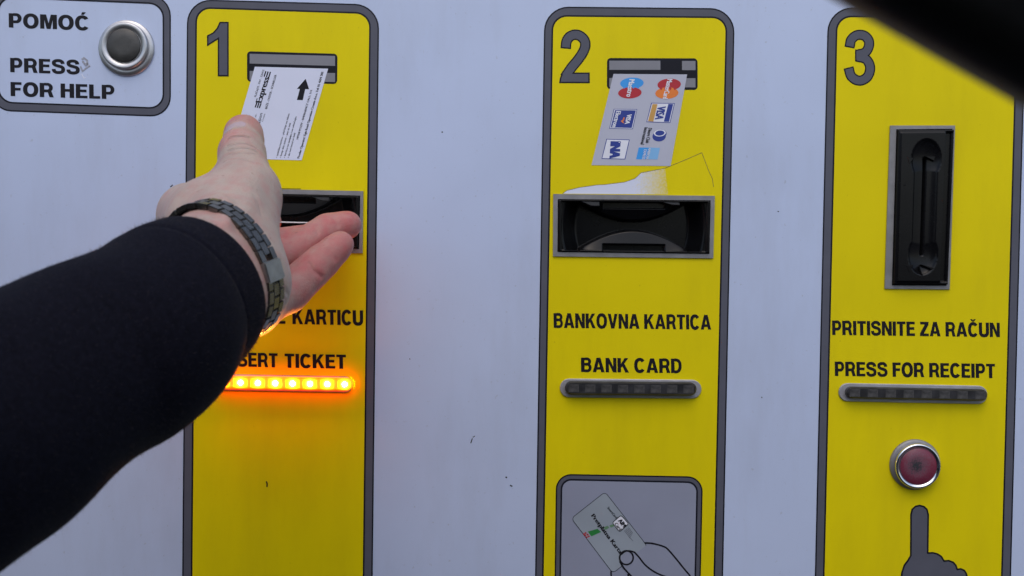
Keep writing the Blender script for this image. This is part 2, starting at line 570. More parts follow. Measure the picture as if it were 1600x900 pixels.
def layout(txt, gap=.07, space=.29):
    x, out = 0, []
    for ch in txt:
        if ch == ' ':
            x += space; continue
        wd, polys, strokes = G[ch]
        out.append((x, polys, strokes)); x += wd + gap
    return x - gap, out


def caps(mb, txt, a, b, capv, m, h, gap=.07):
    """block capitals from baseline start a to baseline end b; capv = px vector of the cap height"""
    W, gl = layout(txt, gap)
    a, b, u = np.array(a, float), np.array(b, float), np.array(capv, float)
    r = (b - a) / W

    def to(p, x):
        return tuple(a + r * (x + p[0]) + u * p[1])
    k = 0
    for x, polys, strokes in gl:
        hh = h
        for pl in polys:
            mb.poly([to(p, x) for p in pl], m, hh); hh += 0.004
        for stk in strokes:
            L, Q = offset(stk[0], stk[1] * 1.16, len(stk) > 2)
            n = len(L); kk = n if len(stk) > 2 else n - 1
            mb.add([PL(*to(p, x), hh) for p in L + Q], [[i, (i + 1) % n, n + (i + 1) % n, n + i] for i in range(kk)], m); hh += 0.004


def small(mb, txt, a, b, capv, m, h, bold=0.0):
    """small running text with the built-in face; bold = extra stem width in em"""
    cu = bpy.data.curves.new("line", 'FONT')
    cu.body = txt
    cu.resolution_u = 2
    o = bpy.data.objects.new("line", cu)
    COL.objects.link(o)
    dg = bpy.context.evaluated_depsgraph_get()
    me = bpy.data.meshes.new_from_object(o.evaluated_get(dg))
    bpy.data.objects.remove(o)
    vs = np.array([v.co[:] for v in me.vertices])
    fs = [list(p.vertices) for p in me.polygons]
    bpy.data.meshes.remove(me)
    bpy.data.curves.remove(cu)
    x0, x1 = vs[:, 0].min(), vs[:, 0].max()
    a, b, u = np.array(a, float), np.array(b, float), np.array(capv, float)
    n = 1 if not bold else 3
    for k in range(n):
        off = (k - (n - 1) / 2) * bold
        q = [a + (b - a) * ((x - x0 + off) / (x1 - x0)) + u * (y / .69) for x, y, _ in vs]
        mb.add([PL(x, y, h + k * 0.006) for x, y in q], fs, m)


# ================================================================== the setting
g = MB()
g.add([(-60, -60, -1.15), (60, -60, -1.15), (60, 60, -1.15), (-60, 60, -1.15)], [[0, 1, 2, 3]], "asphalt")
g.build("ground", kind="structure")

# ================================================================== the machine
mc = thing("ticket_machine", (0, 0.13, -1.15), category="ticket machine",
           label="pale grey car park ticket machine with three numbered yellow panels, slots and buttons")

SLOT1 = dict(o=[(315, 293), (567.5, 298.6), (566.4, 395.6), (315, 391)], i=[(322.5, 300.5), (562.9, 305.5), (561.2, 389), (322.5, 384)])
SLOT2 = dict(o=[(864.5, 303), (1117, 306), (1114.5, 403.5), (864, 400.5)], i=[(871.5, 311), (1110.5, 313), (1108.5, 397), (871, 394)])
SLOT3 = dict(o=[(1391, 196), (1492.5, 196), (1484, 452), (1382.5, 451)], i=[(1400.5, 202), (1488.5, 201), (1478.5, 446.5), (1393.5, 446)])


def pq(c4):
    return [tuple(p) for p in c4]


# the sheet-metal cabinet
b = MB()
X0, X1, Y0, Y1 = -620, 2150, -560, 1500
outer = [(X0, Y0), (X1, Y0), (X1, Y1), (X0, Y1)]
holes = [pq(s["i"]) for s in (SLOT1, SLOT2, SLOT3)]
b.holed(outer, holes, "sheet", 0)
fr = [PL(x, y, 0) for x, y in outer]
zb = -1.15
fr2 = [p + Vector((0, 0.26, 0)) for p in fr]
b.add(fr + fr2, [[i, (i + 1) % 4, 4 + (i + 1) % 4, 4 + i] for i in range(4)] + [[4, 5, 6, 7]], "sheet")
# dust nicks and specks in the paint
for (x, y, l, a, wd) in ((738, 685, 8, 1.9, 1.6), (797, 758, 4, .4, 2), (790, 745, 2.5, .4, 2), (266, 292, 5, -.7, 1.5), (690, 206, 2, 0, 1.5), (1215, 330, 2, 0, 1.3), (640, 560, 2, 1, 1.2), (1190, 620, 2, 1, 1.3), (742, 681, 4, 2.6, 1.2)):
    b.ribbon([(x, y), (x + l * math.cos(a) / 2, y + l * math.sin(a) / 2 + .6), (x + l * math.cos(a), y + l * math.sin(a))], wd, "ink", 0.08)
b.build("cabinet", mc)
pd = MB()
bm = bmesh.new()
bmesh.ops.create_cube(bm, size=1, matrix=Matrix.Translation((0.08, 0.13, -0.79)) @ Matrix.Diagonal((0.7, 0.2, 0.72, 1)))
bmesh.ops.bevel(bm, geom=bm.edges[:], offset=0.01, segments=2, affect='EDGES')
pd.bm_add(bm, "dull_steel")
pd.build("pedestal", mc)


def bordered(o4, i4, ro, ri, fill, h, nm, holes=(), fillm=True):
    """border graphics: thin black line, grey band, thin black line"""
    bd = MB()
    lo, li = rrect(o4, ro), rrect(i4, ri)
    bd.band(lo, rrect(grow(o4, -2.2), ro - 2), "black", h)
    bd.band(rrect(grow(o4, -2.2), ro - 2), rrect(grow(i4, 2.6), ri + 2.2), "grey", h)
    bd.band(rrect(grow(i4, 2.6), ri + 2.2), li, "black", h)
    return bd, li


# help panel
HO = [(-15, -16), (267, -7), (267, 183), (-15, 173)]
HI = [(-1, -3.5), (254, 7), (254, 168), (-1, 158.5)]
bd, li = bordered(HO, HI, 32, 21, None, 0.12, "help")
hp = bd.build("help_label", mc, label="white help label with grey border and bilingual help wording")
t = MB()
caps(t, "POMOĆ", (13.8, 42.9), (139.6, 47.4), (-.3, -22.4), "ink", .12, .085)
caps(t, "PRESS", (16, 112.7), (124.4, 116.2), (-.3, -22.4), "ink", .12, .085)
caps(t, "FOR HELP", (16.7, 150), (179, 155), (-.3, -22), "ink", .12, .085)
t.build("lettering", hp)
t = MB()
z = Z(0, 0, 4.5)
for pts, wd in (([(575, 420), (590, 408), (612, 425), (614, 450), (600, 465)], 3), ([(565, 465), (580, 500), (605, 480), (632, 462)], 2.5), ([(600, 440), (635, 465)], 1.5), ([(575, 520), (590, 550), (602, 545)], 1), ([(580, 430), (598, 455)], 3)):
    t.ribbon([z(*p) for p in pts], wd, "scrape" if wd > 2 else "white_ink", .15)
t.build("scratch", hp)

# help button
hb = MB()
hb.lathe(198, 75.5, [(17.3, 0), (17.3, 1.0), (16.9, 1.5), (14.8, 1.7)], "steel")
ho = hb.build("push_button", mc, label="round steel help button with dark cap")
c = MB()
c.lathe(197, 73, [(14.6, 1.5), (14.6, 3.6), (14.3, 4.2), (13.5, 4.6), (10.7, 3.6), (10.5, 3.2)], "steel")
c.build("bezel_ring", ho)
c = MB()
c.lathe(196.3, 72.5, [(10.4, 3.0), (10.4, 4.0), (10.0, 4.3), (5, 4.45), (0.5, 4.5)], "dark_cap")
c.build("button_cap", ho)

# three numbered yellow panels -------------------------------------------------
C1O = [(292.3, -1.5), (592.6, 7), (580.5, 1060), (283.3, 1056)]
C1I = [(308, 13.3), (577, 22), (565, 1046), (299.5, 1042)]
C2O = [(850.6, 10), (1148.3, 13), (1126.5, 1060), (833.5, 1058)]
C2I = [(864.8, 26), (1134, 28.5), (1111.5, 1046), (847, 1044)]
C3O = [(1293.6, 11.5), (1603.5, 12.5), (1575.5, 1062), (1269.5, 1060)]
C3I = [(1309, 27), (1588, 28), (1560, 1048), (1285, 1046)]


def yellow_panel(o4, i4, hole, label):
    li = rrect(i4, 21)
    y = MB()
    y.holed(li, [pq(hole)], "yellow", 0.10)
    return y


HF = 0.10
panels = []
for o4, i4, sl, lb in ((C1O, C1I, SLOT1, "yellow panel numbered 1 for the ticket"), (C2O, C2I, SLOT2, "yellow panel numbered 2 for the bank card, its film torn above the slot"), (C3O, C3I, SLOT3, "yellow panel numbered 3 for the receipt")):
    y = yellow_panel(o4, i4, sl["i"], lb)
    yo = y.build("yellow_panel", mc, label=lb)
    bd, _ = bordered(o4, i4, 38, 21, None, 0.12, "b")
    bd.build("border", yo)
    panels.append(yo)
p1, p2, p3 = panels

# numerals
z = Z(280, 0, 3.2147)
one = [(245, 113), (245, 380), (197, 380), (197, 192), (143, 226), (143, 180), (172, 165), (192, 142), (205, 113)]
n = MB()
n.poly([z(*p) for p in one], "grey", .22)
n.ribbon([z(*p) for p in one], 2.2, "black", .26, closed=True)
n.build("numeral", p1)
z = Z(840, 0, 3.2156)
two = spline([(142, 238), (146, 206), (163, 183), (190, 174), (216, 182), (236, 204), (239, 232), (228, 262), (203, 300), (170, 340), (140, 384)], 5)
n = MB()
n.ribbon([z(*p) for p in two], 53 / 3.2156, "black", .18, ext=2)
n.poly([z(*p) for p in [(108, 418), (112, 391), (125, 362), (150, 322), (192, 357), (184, 364), (262, 364), (262, 418)]], "black", .185)
n.ribbon([z(*p) for p in two], 40 / 3.2156, "grey", .24)
n.poly([z(*p) for p in [(116, 411), (119, 393), (131, 366), (154, 331), (186, 354), (172, 371), (255, 371), (255, 411)]], "grey", .245)
n.build("numeral", p2)
z = Z(1260, 0, 3)
n = MB()
ta = spline([(203, 217), (210, 187), (230, 168), (252, 163), (276, 170), (293, 193), (291, 222), (275, 246), (240, 256)], 5)
tb = spline([(240, 266), (276, 275), (295, 300), (298, 330), (285, 361), (258, 377), (232, 374), (209, 355), (199, 322)], 5)
for q in (ta, tb):
    n.ribbon([z(*p) for p in q], 48 / 3, "black", .18, ext=2)
n.poly([z(*p) for p in box(228, 232, 262, 286)], "black", .185)
for k, q in enumerate((ta, tb)):
    n.ribbon([z(*p) for p in q], 36 / 3, "grey", .24 + .005 * k)
n.poly([z(*p) for p in box(234, 238, 262, 280)], "grey", .25)
n.build("numeral", p3)

# lettering
t = MB()
caps(t, "UMETNITE", (318, 503.2), (446, 506), (-.3, -23.5), "ink", .2)
caps(t, "KARTICU", (457, 506.4), (567.2, 508.4), (-.3, -23.5), "ink", .2)
caps(t, "INSERT", (347, 572), (434, 574.2), (-.3, -22), "ink", .2)
caps(t, "TICKET", (444.8, 574.5), (540.8, 576.3), (-.3, -22), "ink", .2)
t.build("lettering", p1)
t = MB()
caps(t, "BANKOVNA KARTICA", (865.2, 512.2), (1111.2, 515), (-.3, -23), "ink", .2)
caps(t, "BANK CARD", (908, 581.2), (1065.2, 583), (-.3, -22.5), "ink", .2)
t.build("lettering", p2)
t = MB()
caps(t, "PRITISNITE ZA RAČUN", (1300.4, 523.3), (1562.2, 526.7), (-.4, -22.4), "ink", .2)
caps(t, "PRESS FOR RECEIPT", (1304.6, 587.4), (1555, 590.9), (-.4, -22.4), "ink", .2)
t.build("lettering", p3)
t = MB()
t.ribbon([(416, 752), (417.5, 756), (417, 761)], 2.2, "ink", .2)
t.build("scratch", p1)
t = MB()
t.ribbon([(412, 293.5), (436, 294.8), (470, 295.2)], 1.0, "ink", .2)
t.build("scratch", p1)

# printed ticket picture on panel 1
t = MB()
so = [(386, 80), (527.3, 84), (526.8, 131.3), (386, 127.6)]
t.poly(rrect(so, 6), "black", .18)
z = Z(280, 0, 3.2147)
t.poly([z(*p) for p in [(354, 270), (783, 281), (783, 331), (354, 319)]], "light_grey", .22)
t.poly([z(*p) for p in [(354, 356), (783, 367), (783, 412), (354, 402)]], "light_grey", .22)
t.poly([z(*p) for p in [(354, 330), (783, 341), (783, 348), (354, 337)]], "black", .23)
t.poly([(398.2, 104.2), (512.7, 107.3), (471.3, 250.4), (356.8, 247.3)], "paper", .26)
z = Z(370, 90, 5.294)
A_ = [(570, 175), (598, 262), (566, 260), (546, 352), (497, 350), (522, 259), (497, 258)]
t.poly([z(*p) for p in A_], "ink", .32)
K = "ink"


def zs(a, b, cv, txt, bold=0.02, m="ink"):
    small(t, txt, z(*a), z(*b), (cv[0] / 5.294, cv[1] / 5.294), m, .32, bold)


zs((205, 372), (270, 165), (-50, -5), "Express", .05)
for k in range(3):
    x = 150 + 20 * k
    t.ribbon([z(x, 420 - 48 + 10 * k), z(x + 12, 420 - 92 + 10 * k)][::-1] if False else [z(152 + 17 * k, 412 + 3 * k), z(166 + 17 * k, 372 + 3 * k)], 1.9, "ink", .32)
    t.ribbon([z(226 + 19 * k, 158 + 3 * k), z(240 + 19 * k, 112 + 3 * k)], 1.9, "ink", .32)
zs((160, 325), (228, 100), (-16, -1), "PLAĆAJTE - PAY - ZAHLE", .02)
zs((250, 425), (330, 142), (-17, -1), "BRŽE - FASTER - SCHNELLER", .03)
zs((184, 585), (213, 460), (-26, -1), "eration", .01)
zs((147, 550), (166, 465), (-16, -1), "d.o.o.", .01)
zs((215, 530), (236, 465), (-11, -1), "Croatia", .01)
zs((335, 828), (437, 465), (-14, -1), "• zadržite karticu - plaćanje na izlazu", .03)
zs((366, 828), (448, 540), (-14, -1), "• keep this ticket - pay at exit", .03)
zs((400, 828), (496, 488), (-14, -1), "• karticu ne savijajte i ne oštećujte", .03)
zs((432, 828), (486, 625), (-14, -1), "• do not bend or fold", .03)
zs((508, 675), (624, 268), (-16, -1), "HITNI POZIV - EMERGENCY CALL: 112", .04)
zs((518, 832), (718, 118), (-19, -1), "Prodan Operator: Egis Road Operation Croatia d.o.o. Tel: 01 4694 202", .05)
t.build("ticket_picture", p1)

# printed bank card picture on panel 2
t = MB()
z = Z(920, 80, 4.738)


def q(pts, m, h):
    t.poly([z(*p) for p in pts], m, h)


t.poly(rrect([z(135, 50), z(805, 53), z(806, 287), z(134, 281)], 6), "black", .18)
q([(152, 70), (530, 70), (530, 138), (152, 138)], "light_grey", .22)
q([(690, 72), (790, 72), (790, 140), (690, 140)], "light_grey", .22)
q([(152, 198), (790, 200), (790, 268), (152, 264)], "light_grey", .22)
q([(183, 168), (728, 172), (605, 850), (20, 843)], "card", .26)


def tx(txt, a, b, cv, m, bold=.03, h=.44):
    small(t, txt, z(*a), z(*b), (cv[0] / 4.738, cv[1] / 4.738), m, h, bold)


t.poly([z(*p) for p in ell(319, 237, 87, 42, rot=-.05)], "sky_blue", .32)
t.poly([z(*p) for p in ell(304, 308, 87, 42, rot=-.05)], "red", .34)
for k in range(4):
    q([(252 + k * 34, 270), (262 + k * 34, 263), (272 + k * 34, 270), (262 + k * 34, 277)], "sky_blue", .36)
tx("Maestro", (301, 208), (278, 336), (40, 2), "white_ink", .05)
t.poly([z(*p) for p in ell(595, 247, 87, 44, rot=-.05)], "red", .32)
t.poly([z(*p) for p in ell(578, 310, 86, 43, rot=-.05)], "orange", .34)
for k in range(4):
    q([(525 + k * 34, 276), (535 + k * 34, 262), (545 + k * 34, 276), (535 + k * 34, 290)], "red", .36)
tx("MasterCard", (583, 206), (547, 350), (38, 2), "white_ink", .05)
q([(185, 427), (359, 429), (326, 577), (151, 573)], "blue", .32)
q([(189, 431), (354, 433), (322, 573), (156, 569)], "white_ink", .34)
q([(195, 436), (348, 438), (318, 568), (162, 564)], "blue", .36)
tx("VISA", (285, 467), (266, 537), (34, 2), "white_ink", .06)
tx("Electron", (203, 444), (172, 560), (36, 2), "white_ink", .05)
t.ribbon([z(262, 490), z(256, 510), z(244, 518), z(258, 530)], 2.0, "orange", .42)
q([(462, 382), (637, 384), (603, 531), (426, 525)], "blue", .32)
q([(467, 387), (631, 389), (599, 526), (432, 520)], "white_ink", .34)
q([(472, 391), (509, 391), (478, 521), (438, 518)], "ochre", .36)
q([(589, 391), (625, 391), (594, 523), (555, 521)], "blue", .36)
tx("VISA", (511, 408), (489, 503), (60, 3), "blue", .06)
tx("Diners Club", (443, 568), (420, 678), (26, 2), "ink", .03)
tx("International", (412, 564), (383, 688), (26, 2), "ink", .03)
t.poly([z(*p) for p in ell(521, 630, 50, 38, rot=-.1)], "blue", .32)
t.poly([z(*p) for p in ell(530, 612, 46, 32, rot=-.1)], "blue", .33)
t.poly([z(*p) for p in ell(526, 606, 44, 25, rot=-.1)], "white_ink", .34)
t.poly([z(*p) for p in ell(526, 606, 34, 19, rot=-.1)], "blue", .36)
q([(370, 712), (527, 715), (509, 801), (350, 800)], "sky_blue", .32)
q([(448, 713), (527, 715), (509, 801), (430, 800)], "pale_blue", .34)
tx("AMERICAN", (441, 716), (421, 800), (20, 1), "white_ink", .02)
tx("EXPRESS", (409, 728), (394, 800), (20, 1), "white_ink", .02)
q([(130, 649), (303, 654), (270, 801), (94, 797)], "blue", .32)
q([(135, 654), (297, 659), (265, 796), (100, 792)], "white_ink", .34)
tx("INA", (161, 672), (153, 788), (76, 2), "blue", .09)
t.poly([z(*p) for p in ell(226, 674, 11, 8)], "blue", .46)
t.poly([z(*p) for p in ell(226, 674, 5, 4)], "white_ink", .48)
t.build("bank_card_picture", p2)

# torn film above the bank card slot
t = MB()
film = [(879, 302.5), (886, 297.5), (905, 293), (932, 289), (955, 287.5), (976, 284.5), (992, 279), (1001.7, 270), (1020, 266.5), (1039, 262.8), (1044, 303.6)]
t.poly(film, "torn_white", .16)
t.ribbon(film[:4] + [(945, 288.4)] + film[5:10] + [(1070, 250), (1096.6, 238.5), (1101, 250), (1107, 266), (1113, 279), (1115, 292)], 0.75, "film_edge", .2)
c = sum((PL(x, y) for x, y in ((1000, 290),)), Vector())
t.build("torn_patch", p2, origin=PL(990, 290, .16))

# subscription card picture, lower part of panel 2
IO = [(868.8, 740.3), (1098.4, 744.6), (1092.5, 1016), (865, 1013)]
II = [(878.8, 750.6), (1088.2, 755), (1082.8, 1007), (875, 1004)]
t, li = bordered(IO, II, 24, 14, None, .2, "icon")
t.poly(li, "icon_fill", .18)
z = Z(840, 720, 5)
cd = rrect([z(527, 243), z(858, 668), z(588, 878), z(264, 450)], 6)
t.poly(cd, "icon_card", .24)
t.ribbon(cd, 0.9, "ink", .27, closed=True)


def ty(txt, a, b, cv, m, bold=.03):
    small(t, txt, z(*a), z(*b), (cv[0] / 5, cv[1] / 5), m, .34, bold)


q([(393, 553), (468, 531), (497, 556), (420, 590)], "green", .29)
q([(515, 520), (548, 506), (560, 522), (530, 541)], "soft_green", .29)
q([(560, 505), (597, 492), (604, 508), (572, 522)], "soft_green", .29)
for x, y in ((375, 566), (390, 578), (372, 584), (400, 592), (384, 598), (362, 574)):
    q([(x - 8, y - 4), (x + 3, y - 10), (x + 9, y), (x - 2, y + 7)], "red", .29)
ty("Pretplatna Karta", (418, 432), (640, 728), (25, -19), "ink", .05)
ty("SmartCard", (543, 368), (610, 452), (15, -11), "ink", .03)
chip = rrect([z(652, 425), z(712, 492), z(640, 556), z(583, 484)], 3)
t.poly(chip, "white_ink", .29)
t.ribbon(chip, 1.2, "ink", .33, closed=True)
ty("AIM", (628, 470), (668, 522), (26, -20), "ink", .06)
ty("Card", (600, 495), (640, 546), (20, -15), "ink", .04)
for k in range(5):
    a = (678 + 8 * k, 545 - 6 * k)
    t.ribbon([z(*a), z(a[0] + 45 - 3 * k, a[1] + 60 - 4 * k)], .7, "grey", .3)
t.ribbon([z(712, 590), z(745, 626)], .6, "grey", .3)
# line drawing of the hand
hand_fill = [z(*p) for p in [(640, 760), (700, 705), (770, 720), (850, 660), (900, 645), (990, 672), (1080, 765), (1195, 905), (1190, 1000), (780, 1000), (735, 905), (645, 785)]]
t.poly(hand_fill, "icon_fill", .29)
for pts, wd in (([(835, 642), (900, 646), (990, 672), (1030, 705), (1090, 775), (1140, 838), (1195, 905), (1240, 985)], 2.6),
                ([(755, 712), (790, 750), (830, 802), (862, 832), (900, 860), (945, 884), (990, 902), (1060, 925)], 2.6),
                ([(642, 785), (668, 830), (700, 868), (735, 905), (790, 980)], 2.6),
                ([(573, 862), (576, 900), (585, 960)], 2.4), ([(708, 885), (712, 930)], 3.0)):
    t.ribbon([z(*p) for p in spline(pts, 4)], wd, "ink", .36)
t.ribbon([z(*p) for p in ell(694, 757, 53, 54)], 2.6, "ink", .38, closed=True)
t.ribbon([z(*p) for p in spline([(648, 735), (690, 705), (730, 706), (757, 715)], 4)], 2.4, "ink", .37)
t.build("card_icon", p2)

# pointing hand printed on panel 3
z = Z(1260, 660, 3.75)
ph = [(612, 780), (613, 540), (620, 510), (640, 492), (663, 487), (688, 493), (706, 510), (714, 540), (711, 765)] + \
     [(740, 764), (768, 771), (790, 785), (806, 812), (835, 810), (860, 820), (876, 838), (884, 862), (905, 858), (926, 868), (938, 888), (942, 915), (930, 960), (915, 1040), (880, 1120), (610, 1120), (580, 1020), (556, 930), (560, 880), (574, 838), (596, 808)]
t = MB()
t.poly([z(*p) for p in ph], "grey", .2)
t.ribbon([z(*p) for p in ph], 2.6, "black", .24, closed=True)
t.build("pointing_hand_picture", p3)


# ------------------------------------------------------------------ slots
def quad_uv(c4, u, v):
    a, b_, c_, d_ = [np.array(p, float) for p in c4]
    s_, t_ = (u + 1) / 2, (1 - v) / 2
    return (a * (1 - s_) + b_ * s_) * (1 - t_) + (d_ * (1 - s_) + c_ * s_) * t_


def sstep(a, b_, x):
    t_ = min(1, max(0, (x - a) / (b_ - a)))
    return t_ * t_ * (3 - 2 * t_)


def mouth_h(u, v):
    au, av = abs(u), abs(v)
    rim = 2.6
    if au > .955 or av > .93:
        return rim if (au < .985 and av < .965) else 0.5
    arcv = (.20 if v > 0 else .12) + .74 * (au / .72) ** 2 * (1.15 - .15 * (au / .72) ** 2)
    deep = -16.0
    ends = sstep(.74, .955, math.hypot(au, v * .30))
    h = deep + ends * 15.0
    if au < .72 and av > arcv:
        tt = (av - arcv) / max(.02, .93 - arcv)
        lip = -2.4 + 2.6 * tt if v < 0 else -5.5 + 6.0 * tt
        lip -= 6.0 * max(0, 1 - tt / .10) ** 2
        h = max(h, lip) if tt > .0 else h
    if au < .41 and .66 < av < .93:
        h = min(h, -6.5)
    return min(h, 1.6)


def receipt_h(u, v):
    au, av = abs(u), abs(v)
    if au > .97 or av > .985:
        return 0.5
    if au > .90 or av > .955:
        return 4.0
    if u > .68:
        return 1.0
    h = 5.2
    k = math.hypot(u / .52, (av - .60) / .26)
    if k < 1:
        h = 5.2 - 3.0 * (1 - k ** 2) ** .5
    if abs(u) < .42 and av < .62:
        h = min(h, 5.2 - 2.6 * math.sqrt(max(0, 1 - (u / .42) ** 2)))
    if abs(u) < .05 and av < .62:
        h = -6
    return h


def heightfield(c4, fn, nu, nv, m):
    mb = MB()
    vs, fs = [], []
    for j in range(nv + 1):
        for i in range(nu + 1):
            u, v = -1 + 2 * i / nu, 1 - 2 * j / nv
            p = PL(*quad_uv(c4, u, v), 0)
            vs.append((p.x, -fn(u, v) * 1e-3, p.z))
    for j in range(nv):
        for i in range(nu):
            k = j * (nu + 1) + i
            fs.append([k, k + 1, k + nu + 2, k + nu + 1])
    mb.add(vs, fs, m, True)
    # short skirt so that the insert has a closed side
    return mb


for sl, fn, nu, nv, nm, lb in ((SLOT1, mouth_h, 200, 70, "card_slot", "ticket slot behind the hand, a ticket edge in it"), (SLOT2, mouth_h, 200, 70, "card_slot", "bank card slot under the torn film"), (SLOT3, receipt_h, 60, 180, "receipt_slot", "upright receipt slot")):
    f = MB()
    f.ring_prism(pq(sl["o"]), pq(sl["i"]), 1.2, 0, "dull_steel")
    # inner edge of the cut-out
    fo = f.build(nm, mc, label=lb)
    mm = heightfield(sl["i"], fn, nu, nv, "plastic")
    mm.build("mouth", fo)
    if nm == "receipt_slot":
        z = Z(1260, 180, 3)
        for tri in ([(472, 192), (506, 200), (482, 232)], [(556, 192), (606, 192), (600, 216)], [(452, 330), (470, 310), (466, 332)], [(464, 700), (504, 702), (482, 738)], [(540, 700), (600, 716), (590, 726)], [(530, 708), (548, 752), (540, 756)]):
            fins = MB()
            fins.prism([z(*p) for p in tri], 5.5, 0, "plastic", .35, .5)
            fins.build("fin", fo)
    else:
        for ua, ub, va, vb in ((-.70, -.45, .93, .74), (.36, .60, .93, .80)):
            tabs = MB()
            lp = [tuple(quad_uv(sl["i"], ua, va)), tuple(quad_uv(sl["i"], ub, va)), tuple(quad_uv(sl["i"], ub, vb)), tuple(quad_uv(sl["i"], ua + .14, vb))]
            tabs.prism(lp, 1.9, -6, "plastic_grey", .5, .7)
            tabs.build("tab", fo)

# ------------------------------------------------------------------ light strips
def glow_material(p0, dv):
    """the frosted lens: bright round every lamp, amber between them"""
    n = MATS["lit_lens"].node_tree
    b = n.nodes["Principled BSDF"]
    tc = [x for x in n.nodes if x.type == 'TEX_COORD'][0]
    sp = n.nodes.new("ShaderNodeSeparateXYZ")
    n.links.new(tc.outputs["Object"], sp.inputs[0])

    def m(op, a, c=None, d=None):
        q = n.nodes.new("ShaderNodeMath"); q.operation = op
        for i, v in enumerate((a, c, d)):
            if v is None: continue
            if isinstance(v, (int, float)): q.inputs[i].default_value = v
            else: n.links.new(v, q.inputs[i])
        return q.outputs[0]
    u = m('DIVIDE', m('SUBTRACT', sp.outputs["X"], p0.x), dv.x)
    fx = m('MULTIPLY', m('SUBTRACT', m('FRACT', m('ADD', u, 0.5)), 0.5), dv.x)
    zz = m('SUBTRACT', sp.outputs["Z"], m('MULTIPLY', m('SUBTRACT', sp.outputs["X"], p0.x), dv.z / dv.x))
    fz = m('SUBTRACT', zz, p0.z)
    d = m('SQRT', m('ADD', m('MULTIPLY', fx, fx), m('MULTIPLY', fz, fz)))
    rp = n.nodes.new("ShaderNodeValToRGB")
    e = rp.color_ramp.elements
    e[0].position, e[0].color = 0.0, (1, 0.9, 0.5, 1)
    e[1].position, e[1].color = 1.0, (0.50, 0.13, 0.0, 1)
    for p, c in ((0.30, (1, 0.80, 0.22, 1)), (0.48, (1, 0.52, 0.01, 1)), (0.75, (0.85, 0.29, 0.0, 1))):
        k = e.new(p); k.color = c
    n.links.new(m('DIVIDE', d, 0.0062), rp.inputs[0])
    n.links.new(rp.outputs[0], b.inputs["Emission Color"])
    b.inputs["Emission Strength"].default_value = 0.95


def light_strip(a, b_, ro, la, lb_, rl, lit, label):
    rim = MB()
    rim.prism(capsule(a, b_, ro), 1.4, 0, "strip_rim", .4, .4)
    ro_ = rim.build("light_strip", mc, label=label)
    L = MB()
    L.prism(capsule(la, lb_, rl), 6.2, 1.2, "lit_lens" if lit else "lens", .9, 1.2)
    lo_ = L.build("lens", ro_)
    if lit:
        k_ = L.slot("lit_edge")
        me_ = lo_.data
        me_.materials.append(MATS["lit_edge"])
        for p_ in me_.polygons:
            if abs(p_.normal.y) < .3: p_.material_index = k_
    la, lb_ = np.array(la, float), np.array(lb_, float)
    d = (lb_ - la) / np.linalg.norm(lb_ - la); nn = np.array([-d[1], d[0]])
    n = 8
    for k in range(n):
        c_ = la + (lb_ - la) * (k + .12) / (n - 1 + .22)
        led = MB()
        if lit and k == 0:
            glow_material(PL(*c_, 6.2) - WLOC[lo_.name], PL(*(la + (lb_ - la) * 1.12 / (n - 1 + .22)), 6.2) - PL(*c_, 6.2))
        if lit:
            led.prism(ell(c_[0], c_[1], 3.6, 3.6, 20), 7.0, 6.0, "lit_led", .6, .6)
        else:
            s_ = 8.5
            led.prism([tuple(c_ - d * s_ - nn * 6.5), tuple(c_ + d * s_ - nn * 6.5), tuple(c_ + d * s_ + nn * 6.5), tuple(c_ - d * s_ + nn * 6.5)], 6.23, 6.0, "led_cell", .5, .05)
        led.build("led", ro_)
    if lit:
        cells = MB()
        for k in range(n - 1):
            c_ = la + (lb_ - la) * (k + .62) / (n - 1 + .22)
            cells.prism([tuple(c_ - d * 3 - nn * 6), tuple(c_ + d * 3 - nn * 6), tuple(c_ + d * 3 + nn * 6), tuple(c_ - d * 3 + nn * 6)], 6.4, 6.0, "lit_cell", .2, .1)
        cells.build("divider", ro_)


light_strip((341, 597.5), (538, 601), 12.6, (345, 597.6), (541, 600.8), 9.6, True, "amber light strip glowing under the ticket lettering")
light_strip((889.5, 606.3), (1081.5, 608.2), 14.6, (893.5, 606.6), (1078.5, 608.2), 10.4, False, "unlit light strip under the bank card lettering")
light_strip((1325, 613), (1529, 617), 14.2, (1332.5, 613.8), (1535, 617.8), 9.0, False, "unlit light strip under the receipt lettering")

# receipt button
rb = MB()
rb.lathe(1429, 725.5, [(15.9, 0), (15.9, 1.2), (15.4, 1.8), (14.2, 2.0)], "dull_steel")
ro = rb.build("push_button", mc, label="round receipt button with worn red cap in a chrome ring")
c = MB()
c.lathe(1430.5, 726.5, [(14.2, 1.6), (14.2, 4.6), (13.9, 5.4), (13.2, 5.8), (12.3, 5.4), (11.6, 4.6)], "chrome")
c.build("bezel_ring", ro)
c = MB()
c.lathe(1431.2, 727, [(11.6, 3.2), (11.6, 4.4), (11.1, 4.9), (6, 5.2), (.4, 5.3)], "red_cap")
c.build("button_cap", ro, origin=PL(1432, 727.5, 5.2))

